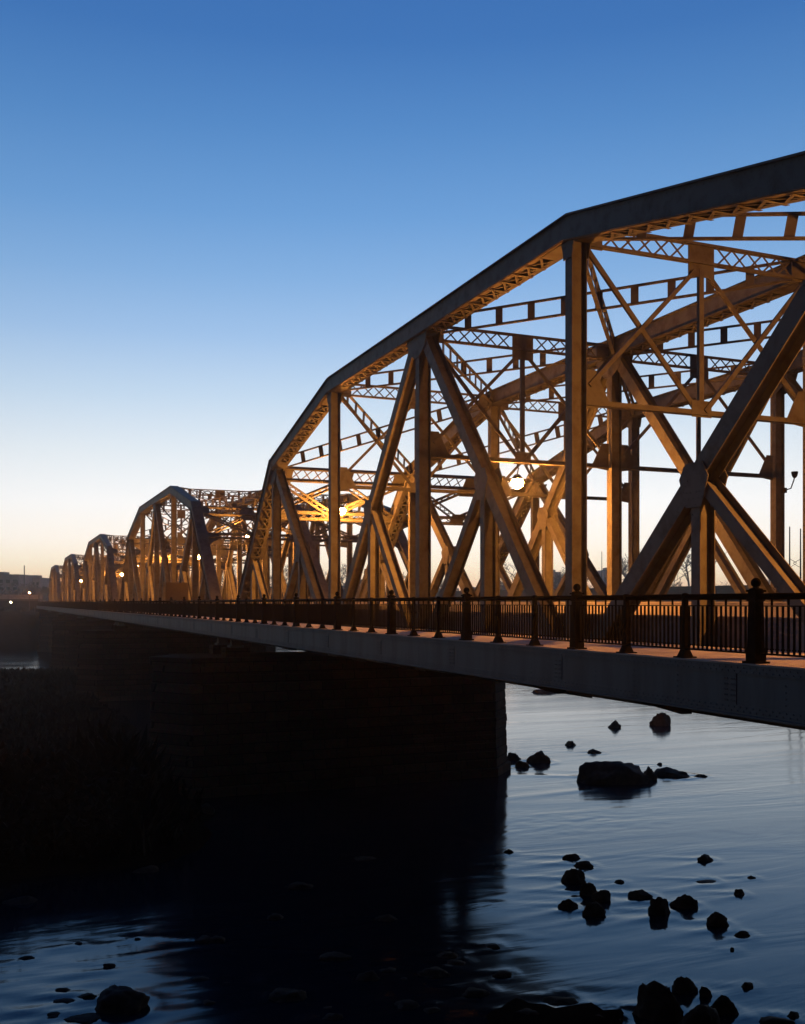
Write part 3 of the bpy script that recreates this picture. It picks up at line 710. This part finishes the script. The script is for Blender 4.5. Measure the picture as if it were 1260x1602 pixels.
wv = np.stack([XX, YY, ZZ], -1).reshape(-1, 3); nx_, ny_ = XX.shape
ii, jj = np.meshgrid(np.arange(nx_-1), np.arange(ny_-1), indexing='ij'); q0 = (ii*ny_ + jj).ravel()
fc = np.stack([q0, q0+ny_, q0+ny_+1, q0+1], -1)
BX0, BX1, BY0, BY1 = -900, 1000, -20, 420; nb = len(wv)
extra = [(BX0, BY0, 0), (BX1, BY0, 0), (BX1, BY1, 0), (BX0, BY1, 0)]
c00, c10, c11, c01 = 0, (nx_-1)*ny_, nx_*ny_-1, ny_-1
edge_b = [i*ny_ for i in range(nx_)]; edge_t = [i*ny_ + ny_-1 for i in range(nx_)]; edge_l = list(range(ny_)); edge_r = [(nx_-1)*ny_ + j for j in range(ny_)]
outer = [tuple([nb, nb+1] + edge_b[::-1]), tuple([nb+2, nb+3] + edge_t), tuple([nb+1, nb+2] + edge_r[::-1]), tuple([nb+3, nb] + edge_l)]
me = bpy.data.meshes.new('river'); me.from_pydata([tuple(p) for p in wv] + extra, [], [tuple(f) for f in fc] + outer)
me.materials.append(M['water']); me.polygons.foreach_set('use_smooth', [True]*len(me.polygons))
o = bpy.data.objects.new('river', me); COL.objects.link(o); structure(o)

# ------------------------------------------------------------------ scrub on the bar and on the far slope (ground cover)
rnd = random.Random(5); m = MB()
def tuft(x, y, z, h, nbl):
    for i in range(nbl):
        a = rnd.uniform(0, 6.28); t = Vector((x + rnd.uniform(-.3, .3)*h + math.cos(a)*h*.4, y + math.sin(a)*h*.4, z + h*rnd.uniform(.5, 1)))
        b = Vector((x + rnd.uniform(-.25, .25)*h, y + rnd.uniform(-.25, .25)*h, z - .05)); s = Vector((-math.sin(a), math.cos(a), 0))*.03*(1+h)
        k = len(m.v); m.v += [b-s, b+s, (b+t)/2 + s*1.5 + Vector((0, 0, .1*h)), t, (b+t)/2 - s*1.5 + Vector((0, 0, .1*h))]; m.f += [(k, k+1, k+2, k+4), (k+4, k+2, k+3)]
for i in range(5200):
    x = rnd.uniform(-60, 12) if i % 3 == 0 else rnd.uniform(-6, 11); y = rnd.uniform(42, 182)
    z = height(x, y)
    if z > .25 + .3*noise.noise((x*.3, y*.3, 3)): tuft(x, y, z, rnd.uniform(.3, .9)*(1 + .6*noise.noise((x*.15, y*.1, 8))), 7)
for i in range(1500):  # taller growth added here for a darker water reflection
    x = rnd.uniform(-26, 7.5); y = rnd.uniform(42.5, 54); z = height(x, y)
    if z > .4: tuft(x, y, z, rnd.uniform(1.1, 2.6)*(1 + .5*noise.noise((x*.25, y*.2, 4))), 8)
for i in range(34):                                     # bushes added along the near shore to darken what the water reflects
    x = rnd.uniform(-26, 5.5); y = rnd.uniform(44, 52); z = height(x, y); hh = rnd.uniform(2.2, 3.6)
    for j in range(230):
        d = Vector((rnd.gauss(0, 1), rnd.gauss(0, 1), rnd.gauss(0, 1))).normalized()*rnd.uniform(.3, 1)**.5
        c = Vector((x + d.x*1.9, y + d.y*1.5, max(z, .2) + hh*(.5 + .5*d.z))); k = len(m.v)
        m.v += [c + Vector((rnd.uniform(-1, 1), rnd.uniform(-1, 1), rnd.uniform(-1, 1)))*.32 for _ in range(4)]; m.f += [(k, k+1, k+2), (k+1, k+2, k+3)]
o = m.build('scrub', M['scrub']); tag(o, 'low dark scrub and dead grass over the left river bar, with added shore bushes', 'scrub', kind='stuff')
m = MB()
for i in range(2600):
    x = rnd.uniform(-160, 420); y = rnd.uniform(312, 352); z = height(x, y)
    if z > .3: tuft(x, y, z, rnd.uniform(.8, 2.4), 6)
o = m.build('bank_scrub', M['scrub']); tag(o, 'dark tangled growth on the slope of the far bank', 'scrub', kind='stuff')

# ------------------------------------------------------------------ far bank: bare trees, buildings, road, rail viaduct
def tree_mesh(seed, H):
    r = random.Random(seed); trunk = MB(); crown = MB()
    def limb(p, d, ln, rad, lev):
        pts = [p]; q = p
        for i in range(3):
            d = (d + Vector((r.uniform(-.18, .18), r.uniform(-.18, .18), r.uniform(-.05, .15)))).normalized(); q = q + d*ln/3; pts.append(q)
        (trunk if lev < 1 else crown).tube(pts, [rad, rad*.85, rad*.7, rad*.5], 5 if lev < 2 else 3)
        if lev >= 4: return
        for j in range([6, 5, 4, 4][lev]):
            b = pts[r.choice((1, 2, 3) if lev else (1, 2, 2, 3, 3))]
            a = r.uniform(0, 6.28); dd = (d*r.uniform(.3, .9) + Vector((math.cos(a), math.sin(a), r.uniform(.0, .7)))).normalized()
            limb(b, dd, ln*r.uniform(.5, .68), max(rad*.5, .035), lev+1)
    limb(Vector((0, 0, 0)), Vector((0, 0, 1)), H*.42, H*.022, 0)
    return trunk, crown
protos = []
def make_tree(i):
    t = empty('bare_tree'); a, b = tree_mesh(40+i, 11 + 1.5*i); a.build('trunk', M['hazed_bark'], t); b.build('crown', M['hazed_bark'], t); return t
protos = [make_tree(i) for i in range(3)]; used = [False]*3
def put_tree(px, dz, sc_, rz, i, lb, grp):
    p = at_depth(px, dz); o = protos[i] if not used[i] else copy_tree(protos[i]); used[i] = True
    o.location = (p.x, p.y, height(p.x, p.y) - .3); o.scale = (sc_,)*3; o.rotation_euler.z = rz; tag(o, lb, 'tree', grp)
put_tree(1068, 395, 3.1, 1, 2, 'bare spreading tree standing tallest on the far bank', 'bare trees on the far bank')
put_tree(985, 420, 2.6, 2, 1, 'bare tree on the far bank, seen left of the largest crossing member', 'bare trees on the far bank')
rnd = random.Random(11)
for i in range(64):
    px = rnd.uniform(-40, 1420); dz = rnd.uniform(345, 470)
    if px < 130: px += 130 + rnd.uniform(0, 200)
    put_tree(px, dz, rnd.uniform(1.3, 2.1), rnd.uniform(0, 6), i % 3, 'small bare tree in the dark row along the far bank', 'row of bare trees on the far bank')
# far-off wooded rise, a mass of crowns
m = MB(); rnd = random.Random(3)
for i in range(900):
    px = rnd.uniform(-150, 1500); dz = rnd.uniform(480, 640); p = at_depth(px, dz); z = height(p.x, p.y); h = rnd.uniform(9, 13) + 2*noise.noise((px*.01, 0, 0))
    for j in range(5):
        c = Vector((p.x + rnd.uniform(-3, 3), p.y + rnd.uniform(-3, 3), z + h*rnd.uniform(.35, .9))); s = rnd.uniform(1.4, 3.2)
        k = len(m.v); m.v += [c + Vector((rnd.uniform(-1, 1), rnd.uniform(-1, 1), rnd.uniform(-1, 1)))*s for _ in range(6)]
        m.f += [(k, k+1, k+2), (k+1, k+3, k+4), (k+2, k+4, k+5), (k, k+3, k+5)]
    m.tube([(p.x, p.y, z-.2), (p.x, p.y, z+h*.7)], .25, 4)
o = m.build('far_woods', M['hazed_bark']); tag(o, 'far-off dark woods closing the horizon', 'woods', kind='stuff')

def building(px0, px1, ptop, dz, lb, depth=24, nw=6, nf=3, cap=None):
    a = at_depth(px0, dz); b = at_depth(px1, dz); wd = (b-a).length; c = (a+b)/2; zb = height(c.x, c.y) - .5; h = EYE + (943-ptop)*dz/F - zb
    o = empty('building', (c.x, c.y, zb), rz=-YAW)
    m = MB(); m.box(-wd/2, wd/2, 0, depth, 0, h); m.build('wall', M['hazed_brick'], o)
    m = MB(); m.box(-wd/2-.3, wd/2+.3, -.3, depth+.3, h+.002, h+.5); m.box(-wd*.1, wd*.15, depth*.3, depth*.6, h+.502, h+2); m.build('roof', M['roofm'], o)
    for i in range(nw):
        for j in range(nf):
            m = MB(); x = -wd/2 + wd*(i+.5)/nw; z = h*(j+.6)/(nf+.4); m.box(x-wd/nw*.28, x+wd/nw*.28, -.06, -.003, z-h/nf*.2, z+h/nf*.2); m.build('window', M['glass'], o)
    tag(o, lb, 'building', 'buildings on the far bank'); return o
building(-60, 29, 900, 520, 'tall flat-roofed dark building at the left edge of the picture', nw=8, nf=4)
building(30, 62, 905, 540, 'lower dark building just right of the tall left-edge building', nw=5, nf=4)
building(945, 961, 893, 560, 'small dark block on the far bank right of the tall near column', nw=3, nf=3)
building(862, 878, 896, 580, 'narrow dark building on the far bank seen under the big orange lamp', nw=3, nf=3)
building(560, 600, 908, 560, 'long low building on the far bank seen through the nearest truss', nw=6, nf=2)
def mast(px, dz, ptop, lb, rad=.28, arm=0):
    p = at_depth(px, dz); z = max(height(p.x, p.y), 0); h = EYE + (943-ptop)*dz/F - z
    o = empty('mast', (p.x, p.y, z-.2), rz=-YAW)
    m = MB(); m.tube([(0, 0, 0), (0, 0, h)], [rad, rad*.6], 8); m.build('pole', M['mast'], o)
    if arm:
        m = MB(); m.bar((0, 0, h*.8), (arm, 0, h*.83), Z3, .12, .12); m.bar((0, 0, h*.75), (arm*.6, 0, h*.82), Z3, .09, .09); m.build('arm', M['mast'], o)
    tag(o, lb, 'mast', 'masts on the far bank'); return o
mast(38, 500, 884, 'thin reddish mast rising behind the left buildings', .4)
mast(942, 420, 862, 'thin mast on the far bank beside the small dark block', .22)

# raised riverside road with its lit retaining wall at the far left
m = MB(); m.box(-140, 12, 358, 358.4, EYE+1.2, EYE+2.7)
for i in range(20): m.box(-139.5 + 8*i, -138.7 + 8*i, 357.8, 357.999, EYE+1.2, EYE+2.75)
wl = m.build('parapet_wall', M['guard']); tag(wl, 'long low parapet of the raised road, lit dull orange at the far left', 'wall')
m = MB(); m.box(-140, 12, 358.41, 371, EYE+.6, EYE+1.6); structure(m.build('road', M['asphalt']))
m = MB(); m.box(-140, 12, 359, 370, 5, EYE+.599); structure(m.build('embankment', M['soil']))
def far_lamp(x, y, h, lb, e='bulb'):
    z = max(height(x, y), 0); o = empty('street_lamp', (x, y, z-.1))
    m = MB(); m.tube([(0, 0, 0), (0, 0, h), (0, -.3, h+.25), (0, -1.2, h+.3)], [.1, .07, .05, .05], 8); m.build('pole', M['mast'], o)
    m = MB(); m.lathe([(.3*math.sin(R(a)), h+.05 - .22*math.cos(R(a))) for a in (5, 40, 90, 140, 175)], (0, -1.3, 0), 12); m.build('globe', M[e], o, smooth=True)
    tag(o, lb, 'street lamp'); return o
far_lamp(at_depth(17, 335).x, at_depth(17, 335).y, EYE + .2 - max(height(at_depth(17, 335).x, at_depth(17, 335).y), 0), 'pale lit lamp low on the far bank at the left edge', 'bulbw')
for px, dz, lb in ((46, 328, 'small lit street lamp before the raised road, left of the farthest span'),):
    q = at_depth(px, dz); far_lamp(q.x, q.y, EYE + 3.3 - max(height(q.x, q.y), 0), lb, 'bulbd')

# stone rail viaduct upstream with catenary masts
vd = empty('rail_viaduct', (150, 330, 0), rz=R(6))
m = MB(); m.box(-5, 5, -330, 30, EYE+.6, EYE+3.6); m.box(-5.3, 5.3, -330, 30, EYE+3.601, EYE+4.1); m.build('deck', M['stone'], vd)
for i in range(10):
    m = MB(); y = -320 + i*36
    m.box(-4.6, 4.6, y-2.2, y+2.2, -1.5, EYE+.599); m.build('pier', M['stone'], vd)
tag(vd, 'dark rail viaduct crossing the river behind the bridge', 'viaduct')
for i, (px, pt_, lb) in enumerate([(1236, 824, 'left one of two tall catenary masts near the right edge'), (1253, 827, 'right one of two tall catenary masts near the right edge')]):
    # masts stand on the viaduct deck
    c = math.cos(R(6)); s_ = math.sin(R(6)); lx = (px-630)/F; dirv = Vector((lx*math.cos(YAW)+math.sin(YAW), -lx*math.sin(YAW)+math.cos(YAW)))
    best = min((abs(((dirv*k).x-150)*c + ((dirv*k).y-330)*s_ + (3 if i else -3)), k) for k in [80+.5*j for j in range(600)])[1]
    q = dirv*best; h = (943-pt_)*best/F - 4.1
    o = empty('catenary_mast', (q.x, q.y, EYE+4.1), rz=-YAW)
    m = MB(); m.tube([(0, 0, 0), (0, 0, h)], [.2, .14], 8); m.build('pole', M['mast'], o)
    m = MB(); m.bar((0, 0, h*.45), (1.6 if i == 0 else -1.6, 0, h*.38), Z3, .1, .1); m.bar((0, 0, h*.3), (1.6 if i == 0 else -1.6, 0, h*.37), Z3, .08, .08); m.build('arm', M['mast'], o)
    tag(o, lb, 'mast', 'catenary masts')

# ------------------------------------------------------------------ thin haze volume added to give the lamps halos
hz = MB(); hz.box(-1000, 1100, -330, 1150, -3.5, 42); ho = hz.build('haze', M['paint'])
hm = bpy.data.materials.new('haze'); hm.use_nodes = True; ht = hm.node_tree
ht.nodes.remove(ht.nodes['Principled BSDF'])
pv = ht.nodes.new('ShaderNodeVolumePrincipled'); pv.inputs['Color'].default_value = (.9, .92, .95, 1)
pv.inputs['Density'].default_value = .00036; pv.inputs['Anisotropy'].default_value = .86
ht.links.new(pv.outputs[0], ht.nodes['Material Output'].inputs['Volume'])
ho.data.materials.clear(); ho.data.materials.append(hm); ho['kind'] = 'stuff'; ho['label'] = 'thin even haze added over the river and bridge for lamp halos'
